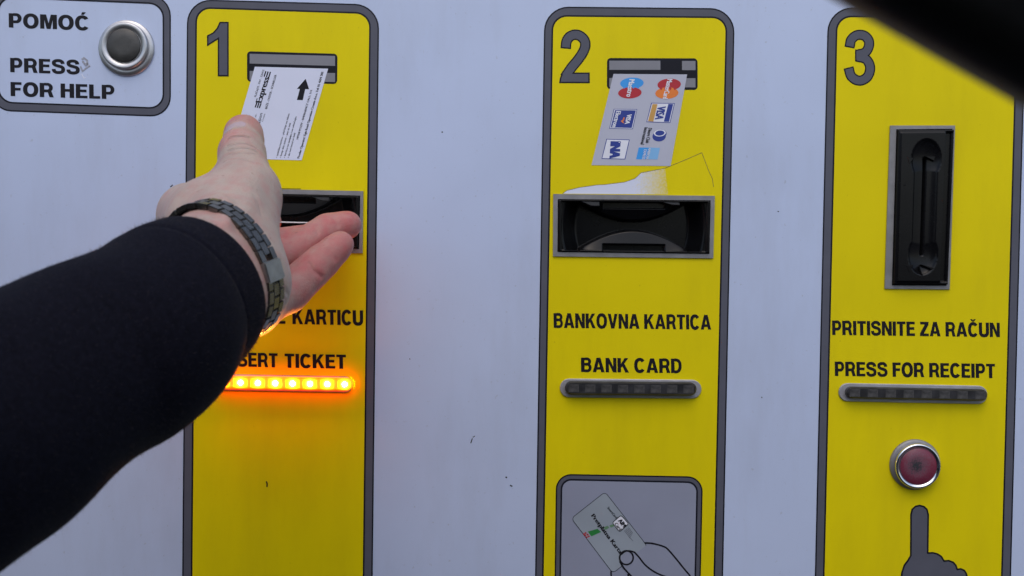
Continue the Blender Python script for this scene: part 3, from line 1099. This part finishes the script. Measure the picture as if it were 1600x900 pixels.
# ================================================================== arm and hand
def surface_nets(Fv, o, hs):
    s = Fv < 0
    nx, ny, nz = Fv.shape
    cs = [(i, j, k) for i in (0, 1) for j in (0, 1) for k in (0, 1)]
    acc = np.zeros((nx - 1, ny - 1, nz - 1), np.uint8)
    for i, j, k in cs:
        acc += s[i:nx - 1 + i, j:ny - 1 + j, k:nz - 1 + k]
    act = np.argwhere((acc > 0) & (acc < 8))
    idx = -np.ones(acc.shape, np.int64)
    idx[tuple(act.T)] = np.arange(len(act))
    pos = np.zeros((len(act), 3)); cnt = np.zeros(len(act))
    for a in cs:
        for ax in range(3):
            if a[ax]: continue
            b_ = list(a); b_[ax] = 1
            fa = Fv[tuple((act + a).T)]; fb = Fv[tuple((act + b_).T)]
            cr = (fa < 0) != (fb < 0)
            tt = np.where(cr, fa / np.where(cr, fa - fb, 1), 0)
            p = act + np.array(a, float)
            p[:, ax] += tt
            pos[cr] += p[cr]; cnt[cr] += 1
    verts = o + hs * pos / cnt[:, None]
    faces = []
    for ax in range(3):
        u, v = (ax + 1) % 3, (ax + 2) % 3
        sl0 = [slice(1, -1)] * 3; sl1 = [slice(1, -1)] * 3
        sl0[ax] = slice(0, Fv.shape[ax] - 1); sl1[ax] = slice(1, Fv.shape[ax])
        A, B = s[tuple(sl0)], s[tuple(sl1)]
        for flip in (False, True):
            e = np.argwhere((A & ~B) if not flip else (~A & B))
            if not len(e): continue
            base = e.copy(); base[:, u] += 1; base[:, v] += 1
            quad = []
            for du, dv in ((-1, -1), (0, -1), (0, 0), (-1, 0)):
                c_ = base.copy(); c_[:, u] += du; c_[:, v] += dv
                quad.append(idx[tuple(c_.T)])
            quad = np.array(quad).T
            if flip: quad = quad[:, ::-1]
            faces.append(quad)
    return verts, np.concatenate(faces)


def smin(a, b_, k):
    h = np.clip(0.5 + 0.5 * (b_ - a) / k, 0, 1)
    return b_ * (1 - h) + a * h - k * h * (1 - h)


class Field:
    def __init__(s, lo, hi, hs):
        s.lo, s.hs = np.array(lo), hs
        n = np.ceil((np.array(hi) - lo) / hs).astype(int)
        s.g = [lo[i] + hs * np.arange(n[i]) for i in range(3)]
        s.X, s.Y, s.Zz = np.meshgrid(*s.g, indexing='ij', sparse=True)

    def cone(s, a, b_, r1, r2):
        a, b_ = np.array(a), np.array(b_)
        d = b_ - a
        t_ = ((s.X - a[0]) * d[0] + (s.Y - a[1]) * d[1] + (s.Zz - a[2]) * d[2]) / (d @ d)
        t_ = np.clip(t_, 0, 1)
        return np.sqrt((s.X - a[0] - t_ * d[0]) ** 2 + (s.Y - a[1] - t_ * d[1]) ** 2 + (s.Zz - a[2] - t_ * d[2]) ** 2) - (r1 + (r2 - r1) * t_)

    def chain(s, pts, rs, k=.004):
        f = None
        for i in range(len(pts) - 1):
            c_ = s.cone(pts[i], pts[i + 1], rs[i], rs[i + 1])
            f = c_ if f is None else smin(f, c_, k)
        return f


def dirv(x, y, d=0.0):
    """image direction (px right, px down) plus depth share, in world space"""
    return Vector(CR @ np.array([x, -y, -d]))


WC = P3(342, 425, .560)
E1 = dirv(.52, .854).normalized()
AX = (dirv(.854, -.52) * .5 + dirv(0, 0, 1) * .866).normalized()
E2 = E1.cross(AX).normalized()
if E2.dot(dirv(.854, -.52)) < 0: E2 = -E2
CUFF = P3(318, 441, .534)
FARM = (WC - P3(250, 500, .505)).normalized()

# finger joints: (px, py, depth)
FING = {
    "index": ([(291, 335, .646), (372, 336, .692), (408, 345, .716), (420, 346, .728)], [.0130, .0095, .0085, .0075]),
    "middle": ([(300, 366, .655), (425, 384, .694), (486, 374, .712), (512, 367, .718)], [.0125, .0095, .0085, .0074]),
    "ring": ([(338, 425, .655), (452, 398, .692), (511, 360, .709), (544, 351, .714)], [.0125, .0098, .0092, .0080]),
    "pinky": ([(391, 483, .648), (450, 457, .669), (500, 411, .683), (532, 382, .691)], [.0135, .0110, .0095, .0078]),
}
THUMB = ([(352, 372, .580), (386, 297, .612), (378, 240, .640), (379, 209, .662)], [.0200, .0150, .0116, .0100])


def build_hand():
    hs = 0.0009
    allp = [P3(*p) for ch in list(FING.values()) + [THUMB] for p in ch[0]] + [WC, P3(250, 500, .50)]
    lo = np.min([p[:] for p in allp], 0) - .035
    hi = np.max([p[:] for p in allp], 0) + .030
    F = Field(lo, hi, hs)
    # wrist and forearm
    off = E1 * .0085
    far = P3(270, 478, .512)
    a = F.cone(far - off, WC - off * .9 + AX * .004, .0245, .0232)
    c_ = F.cone(far + off, WC + off * .9 + AX * .004, .0245, .0220)
    body = smin(a, c_, .012)
    # back of the hand and palm: one bone to each knuckle
    K = {k: P3(*v[0][0]) for k, v in FING.items()}
    for k, o_, r0, r1 in (("index", -.012, .017, .0135), ("middle", -.004, .017, .0135), ("ring", .004, .017, .0135), ("pinky", .012, .0175, .0140)):
        body = smin(body, F.cone(WC + E1 * o_ + AX * .012, K[k], r0, r1), .012)
    # web between thumb and index, ball of the thumb, heel of the palm
    T = [P3(*p) for p in THUMB[0]]
    body = smin(body, F.cone(P3(320, 346, .600), P3(304, 331, .640), .0170, .0122), .016)
    body = smin(body, F.cone(P3(345, 325, .612), P3(352, 300, .630), .0150, .0100), .016)
    body = smin(body, F.cone(P3(376, 386, .582), P3(389, 318, .606), .0168, .0146), .012)
    body = smin(body, F.cone(P3(378, 447, .580), P3(398, 466, .640), .0160, .0130), .014)
    for pts, rr in (([(352, 352, .566), (350, 318, .590), (322, 312, .622)], .0016), ([(372, 350, .561), (392, 315, .592), (393, 280, .612)], .0017), ([(330, 330, .588), (306, 318, .628)], .0013)):
        # raise each along the skin: find the surface on the view ray
        Q = []
        for x_, y_, d_ in pts:
            p_ = np.array(P3(x_, y_, d_)); ray = (p_ - CP) / np.linalg.norm(p_ - CP)
            best = None
            for k_ in range(160):
                s_ = p_ + ray * (-.035 + k_ * .0005)
                ii = np.round((s_ - F.lo) / hs).astype(int)
                if (ii < 0).any() or (ii >= body.shape).any(): continue
                if body[tuple(ii)] < 0: best = s_; break
            if best is not None: Q.append(best + ray * .0006)
        if len(Q) > 1:
            body = smin(body, F.chain([Vector(q_) for q_ in Q], [rr] * len(Q), .003), .005)
    th = F.chain(T, THUMB[1], .005)
    # soft pad and knuckle
    th = smin(th, F.cone(P3(384, 222, .658), P3(383, 206, .668), .0092, .0088), .005)
    body = smin(body, th, .010)
    full = body
    fmask = {}
    ff = None
    for k, (pts, rs) in FING.items():
        P = [P3(*p) for p in pts]
        f = F.chain(P, rs, .0035)
        # finger pads
        for i in (1, 2):
            m_ = (P[i] + P[i + 1]) / 2 + dirv(.05, .25, -1).normalized() * .0016
            dd = (P[i + 1] - P[i]) * .22
            f = smin(f, F.cone(m_ - dd, m_ + dd, rs[i + 1] * .98, rs[i + 1] * .98), .004)
        ff = f if ff is None else smin(ff, f, .0007)
    full = smin(body, ff, .006)
    v, f = surface_nets(full, F.lo, hs)
    # relax a little
    nb = np.zeros_like(v); nc = np.zeros(len(v))
    for it in range(3):
        nb[:] = 0; nc[:] = 0
        for i in range(4):
            a_, b_ = f[:, i], f[:, (i + 1) % 4]
            np.add.at(nb, a_, v[b_]); np.add.at(nc, a_, 1)
        v = v * .5 + .5 * nb / nc[:, None]
    return v, f, T


hv, hf, TJ = build_hand()
hand_c = Vector(hv.mean(0))
person = thing("person", CUFF, category="person", label="person's bare left hand in a black sleeve reaching to the ticket slot")
me = bpy.data.meshes.new("hand")
cc = np.array(hand_c)
me.vertices.add(len(hv)); me.vertices.foreach_set("co", (hv - cc).ravel())
me.loops.add(hf.size); me.loops.foreach_set("vertex_index", hf.ravel().astype(np.int32))
me.polygons.add(len(hf)); me.polygons.foreach_set("loop_start", np.arange(0, hf.size, 4, dtype=np.int32))
me.polygons.foreach_set("loop_total", np.full(len(hf), 4, np.int32))
me.update(calc_edges=True); me.validate()
me.materials.append(MATS["skin"]); me.materials.append(MATS["nail"])
me.polygons.foreach_set("use_smooth", np.ones(len(me.polygons), bool))
# flush of the skin: palm side of the fingers and the finger ends are redder; shading on the thumb is painted in
fl = np.full(len(hv), .10)


def near(pts, vs):
    best = np.full(len(vs), 9.0)
    for i in range(len(pts) - 1):
        a, b_ = np.array(pts[i]), np.array(pts[i + 1]); d = b_ - a
        t_ = np.clip((vs - a) @ d / (d @ d), 0, 1)
        best = np.minimum(best, np.linalg.norm(vs - a - t_[:, None] * d, axis=1))
    return best


for k, (pts, rs) in FING.items():
    P = [P3(*p) for p in pts]
    dn = near(P[1:], hv)
    fl = np.maximum(fl, np.clip((.017 - dn) / .006, 0, 1) * .80)
    dn = near(P[:2], hv)
    dpt = (hv - np.array(P[0])) @ np.array((P[1] - P[0]).normalized())
    fl = np.maximum(fl, np.clip((.019 - dn) / .006, 0, 1) * np.clip((dpt - .004) / .02, 0, 1) * .70)
dt = np.linalg.norm(hv - np.array(TJ[3]), axis=1)
fl = np.maximum(fl, np.clip((.021 - dt) / .010, 0, 1) * .58)
dk = np.linalg.norm(hv - np.array(P3(*FING["index"][0][0])), axis=1)
fl = np.maximum(fl, np.clip((.026 - dk) / .016, 0, 1) * .2)
dk = np.linalg.norm(hv - np.array(P3(366, 226, .640)), axis=1)
fl = np.maximum(fl, np.clip((.018 - dk) / .012, 0, 1) * .6)  # thumb knuckle: shading of its left side put into the colour
dk = near([WC - AX * .006 - E1 * .03 + E2 * .02, WC - AX * .006 + E1 * .02 + E2 * .025], hv)
fl = np.maximum(fl, np.clip((.016 - dk) / .010, 0, 1) * .35)
at = me.attributes.new("flush", 'FLOAT', 'POINT')
at.data.foreach_set("value", fl.astype(np.float32))
# creases: shallow folds at the joints, as a height for the bump
cr = np.zeros(len(hv))


def fold(a, b_, wd, amt):
    global cr
    a, b_ = np.array(a), np.array(b_)
    d = near([a, b_], hv)
    cr = np.maximum(cr, amt * np.exp(-(d / wd) ** 2))


def fold_px(pts, depth, wd, amt):
    """fold drawn across the skin that faces the camera: nearest skin along each view ray"""
    P = []
    for x, y in pts:
        q_ = np.array(P3(x, y, depth)); ray = (q_ - CP) / np.linalg.norm(q_ - CP)
        rel = hv - CP; tt = rel @ ray
        off_ = np.linalg.norm(rel - tt[:, None] * ray, axis=1)
        k_ = np.where(off_ < .0016, tt, 9).argmin()
        P.append(hv[k_])
    for i in range(len(P) - 1):
        if np.linalg.norm(P[i + 1] - P[i]) < .02: fold(P[i], P[i + 1], wd, amt)


FOLDS = [([(482, 408), (488, 416), (496, 425), (505, 435)], 1.7, .55), ([(444, 444), (449, 453), (454, 463), (459, 472)], 1.7, .7), ([(440, 452), (446, 462), (450, 474)], 1.5, .5),
         ([(514, 386), (521, 396), (528, 406)], 1.8, .35), ([(493, 350), (499, 360), (503, 370)], 1.8, .4), ([(524, 338), (529, 348), (533, 358)], 1.8, .3),
         ([(352, 226), (362, 221), (375, 219), (390, 221), (402, 226)], .9, .6), ([(353, 232), (364, 228), (377, 226), (391, 228), (403, 232)], .9, .8), ([(354, 238), (366, 235), (378, 234), (391, 235), (402, 238)], .9, .5),
         ([(353, 214), (362, 210), (375, 208), (390, 210)], .7, .9), ([(352, 247), (366, 244), (380, 244), (396, 248)], 1.0, .35),
         ([(330, 300), (345, 308), (362, 312)], 1.6, .25), ([(372, 330), (384, 342), (392, 358)], 1.7, .25), ([(400, 300), (407, 315), (411, 332)], 1.5, .2), ([(300, 312), (318, 322), (340, 330)], 1.7, .2),
         ([(318, 352), (345, 360), (370, 378)], 1.0, .4), ([(335, 350), (360, 362), (384, 384)], 1.0, .3)]
for pts, wd, amt in FOLDS:
    fold_px(pts, .66, wd * .0009, amt)
at = me.attributes.new("crease", 'FLOAT', 'POINT')
at.data.foreach_set("value", cr.astype(np.float32))
# thumbnail
nd = (TJ[3] - TJ[2]).normalized()
NUP = dirv(-.12, -.25, -1).normalized()
nc_ = TJ[3] - nd * .0062 + NUP * .0102
nside = nd.cross(NUP).normalized()
nup = nside.cross(nd).normalized()
fc = hv[hf].mean(1)
rel = fc - np.array(nc_)
e = (rel @ np.array(nd) / .0058) ** 4 + (rel @ np.array(nside) / .0062) ** 4 + (rel @ np.array(nup) / .0050) ** 4
me.polygons.foreach_set("material_index", (e < 1).astype(np.int32))
me.update()
ho = bpy.data.objects.new("hand", me)
COL.objects.link(ho)
ho.parent = person
ho.location = hand_c - CUFF
WLOC[ho.name] = hand_c

# sleeve: a tube along the forearm, open at the cuff
path = [((300, 458, .530), .0354), ((286, 468, .523), .0363), ((264, 485, .513), .0377), ((229, 520, .497), .0400), ((150, 561, .478), .0402), ((75, 604, .460), .0424), ((-40, 668, .438), .0484), ((-150, 722, .418), .0525), ((-330, 800, .385), .0540), ((-560, 960, .340), .0570), ((-900, 1290, .285), .0600)]
SP = [np.array([*P3(*p), r]) for p, r in path]
dense = spline([tuple(p) for p in SP], 22) if False else None


def spline_n(P, k):
    P = [2 * P[0] - P[1]] + P + [2 * P[-1] - P[-2]]
    out = []
    for i in range(1, len(P) - 2):
        for j in range(k):
            t_ = j / k
            a, b_, c_, d_ = P[i - 1:i + 3]
            out.append(0.5 * (2 * b_ + (c_ - a) * t_ + (2 * a - 5 * b_ + 4 * c_ - d_) * t_ ** 2 + (3 * b_ - a - 3 * c_ + d_) * t_ ** 3))
    out.append(P[-2])
    return out


dn = spline_n(SP, 22)
nseg = 96
vs, fs = [], []
rings = []
E1n = np.array(E1)
rngs = [(random.random() * 6.28, random.uniform(.5, 1)) for _ in range(12)]
arcl = 0
for i, q_ in enumerate(dn):
    p = q_[:3]; r = q_[3]
    tg = (dn[min(i + 1, len(dn) - 1)][:3] - dn[max(i - 1, 0)][:3]); tg /= np.linalg.norm(tg)
    if i: arcl += np.linalg.norm(p - dn[i - 1][:3])
    e1 = E1n - tg * (E1n @ tg); e1 /= np.linalg.norm(e1)
    e2 = np.cross(tg, e1)
    ring = []
    fade = min(1, arcl / .02)
    for k in range(nseg):
        t_ = 2 * math.pi * k / nseg
        fold = 0
        for n_, (ph_, am) in enumerate(rngs[:6]):
            fold += am * math.sin(arcl * (55 + 22 * n_) + ph_ + 2.2 * math.sin(t_ + ph_) + (n_ % 3) * t_)
        seam = -.0007 * math.exp(-((arcl - .017) / .0010) ** 2)
        big = .0016 * math.sin(arcl * 95 + 1.6 * math.sin(t_ + .6) + 1.0) * math.exp(-((arcl - .055) / .03) ** 2) * (.5 + .5 * math.cos(t_ - 1.2))
        big += .0015 * math.sin(arcl * 60 + 2.5 * math.sin(t_ + 2)) * min(1, max(0, (arcl - .08) / .06))
        rr = r * (1 + .008 * math.sin(3 * t_ + 1)) + fade * .00055 * fold + seam + big
        ring.append(p + rr * (math.cos(t_) * e1 + math.sin(t_) * e2))
    rings.append(ring)
# rolled hem and inside of the cuff
p0 = dn[0][:3]; tg0 = dn[0][:3] - dn[1][:3]; tg0 /= np.linalg.norm(tg0)
pre = []
for off, sc in ((-.014, .86), (-.004, .90), (.0012, .935), (.0018, .965), (.0010, .992)):
    pre.append([p0 + tg0 * off + (np.array(q_) - p0) * sc for q_ in rings[0]])
rings = pre + rings
sv = MB()
for ring in rings: vs += [tuple(x) for x in ring]
for j in range(len(rings) - 1):
    for k in range(nseg):
        fs.append([j * nseg + k, j * nseg + (k + 1) % nseg, (j + 1) * nseg + (k + 1) % nseg, (j + 1) * nseg + k])
sv.add(vs, fs, "sleeve", True)
sv.add(vs[-nseg:], [list(range(nseg))], "sleeve")
so_ = sv.build("sleeve", person, label="black jacket sleeve")
# the nap of the cloth: short loose fibres
rg = np.random.default_rng(5)
RG = np.array(rings[len(pre):len(pre) + 190])
nh = 26000
ri = rg.integers(0, len(RG) - 1, nh); rk = rg.integers(0, nseg, nh)
fu, fv = rg.random(nh)[:, None], rg.random(nh)[:, None]
ax_ = np.array([q_[:3] for q_ in dn[:len(RG)]])
base = (RG[ri, rk] * (1 - fu) + RG[ri + 1, rk] * fu) * (1 - fv) + fv * (RG[ri, (rk + 1) % nseg] * (1 - fu) + RG[ri + 1, (rk + 1) % nseg] * fu)
nr = base - ax_[ri]; nr /= np.linalg.norm(nr, axis=1)[:, None]
jit = rg.normal(0, .55, (nh, 3))
tip = base + (nr + jit) * (rg.uniform(.0003, .0012, nh))[:, None]
wv = np.cross(nr, rg.normal(0, 1, (nh, 3))); wv /= np.linalg.norm(wv, axis=1)[:, None]
wv *= .00006
hvv = np.stack([base - wv - nr * .0002, base + wv - nr * .0002, tip], 1).reshape(-1, 3)
nap = MB()
nap.add([tuple(x) for x in hvv], [[3 * i, 3 * i + 1, 3 * i + 2] for i in range(nh)], "nap")
nap.build("nap", so_, kind="stuff")
# wristwatch bracelet ------------------------------------------------------------
watch = thing("watch_bracelet", WC, category="bracelet", label="dark metal link bracelet with clasp around the wrist")


def ring_at(t_):
    a, b_ = .0332, .0276
    p = WC + AX * .002 + E1 * (a * math.cos(t_)) + E2 * (b_ * math.sin(t_))
    nrm = (E1 * (math.cos(t_) / a) + E2 * (math.sin(t_) / b_)).normalized()
    tan = (E1 * (-a * math.sin(t_)) + E2 * (b_ * math.cos(t_))).normalized()
    return p, nrm, tan


def rbox(center, ax, ay, az, sx, sy, sz, bev):
    bm = bmesh.new()
    M = Matrix((ax, ay, az)).transposed().to_4x4()
    bmesh.ops.create_cube(bm, size=1, matrix=Matrix.Diagonal((sx, sy, sz, 1)))
    bmesh.ops.bevel(bm, geom=bm.edges[:], offset=bev, segments=2, affect='EDGES')
    bmesh.ops.transform(bm, matrix=Matrix.Translation(center) @ M, verts=bm.verts[:])
    return bm


# equal steps round the oval
ts = np.linspace(0, 2 * math.pi, 2001)
pp = np.array([ring_at(x)[0][:] for x in ts])
sl_ = np.concatenate([[0], np.cumsum(np.linalg.norm(np.diff(pp, axis=0), axis=1))])
NL = 30
tot = sl_[-1]
at_s = lambda s_: float(np.interp(s_ % tot, sl_, ts))
links, clasp = MB(), MB()
step = tot / NL
CL0, CL1 = .150, .205            # clasp covers this share of the way round
for k in range(NL):
    fr_ = (k + .5) / NL
    if CL0 < fr_ < CL1: continue
    p, nrm, tan = ring_at(at_s((k + .5) * step))
    for sgn in (-1, 1):
        links.bm_add(rbox(p + AX * sgn * .0040 + nrm * .0002, tan, AX, nrm, step * .95, .0038, .0028, .0004), "watch_metal", False)
    p, nrm, tan = ring_at(at_s((k + 1.0) * step))
    links.bm_add(rbox(p + nrm * .0001, tan, AX, nrm, step * .95, .0044, .0028, .0004), "watch_metal", False)
for c0, ln in ((.1780, .0098),):
    p, nrm, tan = ring_at(at_s(c0 * tot))
    clasp.bm_add(rbox(p + nrm * .0010, tan, AX, nrm, ln, .0122, .0032, .0006), "clasp_metal", False)
links.build("links", watch)
clasp.build("clasp", watch)

# paper ticket held by the fingers, its far edge in the slot
tk = MB()
A0, B0 = P3(404, 345.6, .712), P3(536, 346.6, .718)
A1, B1 = P3(410, 345.0, .762), P3(546, 346.2, .762)
th = Vector((0, 0, .00022))
N = 12
vs = []
for k in range(N + 1):
    s_ = k / N
    sag = Vector((0, 0, -.0007 * math.sin(math.pi * s_)))
    a_, b_ = A0.lerp(B0, s_) + sag, A1.lerp(B1, s_) + sag
    vs += [a_ + th, b_ + th, b_ - th, a_ - th]
fs = []
for k in range(N):
    for i in range(4):
        fs.append([4 * k + i, 4 * k + (i + 1) % 4, 4 * k + 4 + (i + 1) % 4, 4 * k + 4 + i])
fs += [[0, 1, 2, 3], [4 * N, 4 * N + 1, 4 * N + 2, 4 * N + 3]]
tk.add(vs, fs, "ticket_stock")
tk.build("paper_ticket", category="ticket", label="thin white paper ticket held edge-on by the fingers in the slot")

# ================================================================== the car the driver sits in
car = thing("car", (0, -.60, -1.15), category="car", label="black car window frame, out of focus across the upper right corner")
f = MB()


def tube(pts, prof, m):
    """prof: list of (a,b) offsets: a across (in image plane), b in depth"""
    vs, fs = [], []
    n = len(prof)
    for i, p in enumerate(pts):
        tg = (pts[min(i + 1, len(pts) - 1)] - pts[max(i - 1, 0)]).normalized()
        dv = Vector((0, 1, 0)); dv = (dv - tg * dv.dot(tg)).normalized()
        up = tg.cross(dv).normalized()
        if up.z < 0: up = -up
        vs += [p + up * a + dv * b_ for a, b_ in prof]
    for i in range(len(pts) - 1):
        for k in range(n):
            fs.append([i * n + k, i * n + (k + 1) % n, (i + 1) * n + (k + 1) % n, (i + 1) * n + k])
    f.add(vs, fs, m, True)
    f.add(vs[:n], [list(range(n))], m); f.add(vs[-n:], [list(range(n))], m)


D = .17
edge = spline_n([np.array(P3(*p, D)[:]) for p in ((-4000, -1150), (-2200, -1090), (-700, -960), (300, -630), (900, -280), (1180, -112), (1335, -20), (1435, 37), (1535, 94), (1708, 194), (2000, 380), (2500, 730))], 6)
prof = [(.000, .004), (.002, 0), (.006, -.003), (.030, -.006), (.044, .002), (.046, .016), (.030, .026), (.008, .024), (.002, .016)]
tube([Vector(x) for x in edge], prof, "car_trim")
f.build("window_frame", car)


def car_part(nm, boxes, m, bev=.02):
    mb = MB()
    for x0, y0, z0, x1, y1, z1 in boxes:
        bm = bmesh.new()
        bmesh.ops.create_cube(bm, size=1, matrix=Matrix.Translation(((x0 + x1) / 2, (y0 + y1) / 2, (z0 + z1) / 2)) @ Matrix.Diagonal((x1 - x0, y1 - y0, z1 - z0, 1)))
        bmesh.ops.bevel(bm, geom=bm.edges[:], offset=bev, segments=3, affect='EDGES')
        mb.bm_add(bm, m, True)
    return mb.build(nm, car)


car_part("door", [(-1.05, -.70, -.95, .75, -.60, -.20)], "car_paint", .03)
car_part("roof", [(-1.6, -2.0, .135, .10, -.575, .185)], "car_trim", .02)
car_part("far_side", [(-1.7, -2.06, -.95, 1.0, -1.98, .13)], "car_trim")  # unseen side, closed without windows so reflections in the panel stay dark
car_part("rear", [(-1.75, -1.97, -.95, -1.65, -.62, .13)], "car_trim")
car_part("floor_pan", [(-1.64, -1.97, -.98, 1.0, -.71, -.90)], "car_trim")
car_part("dashboard", [(.62, -1.97, -.88, 1.0, -.71, -.22)], "car_trim", .05)

# ------------------------------------------------------------------ done
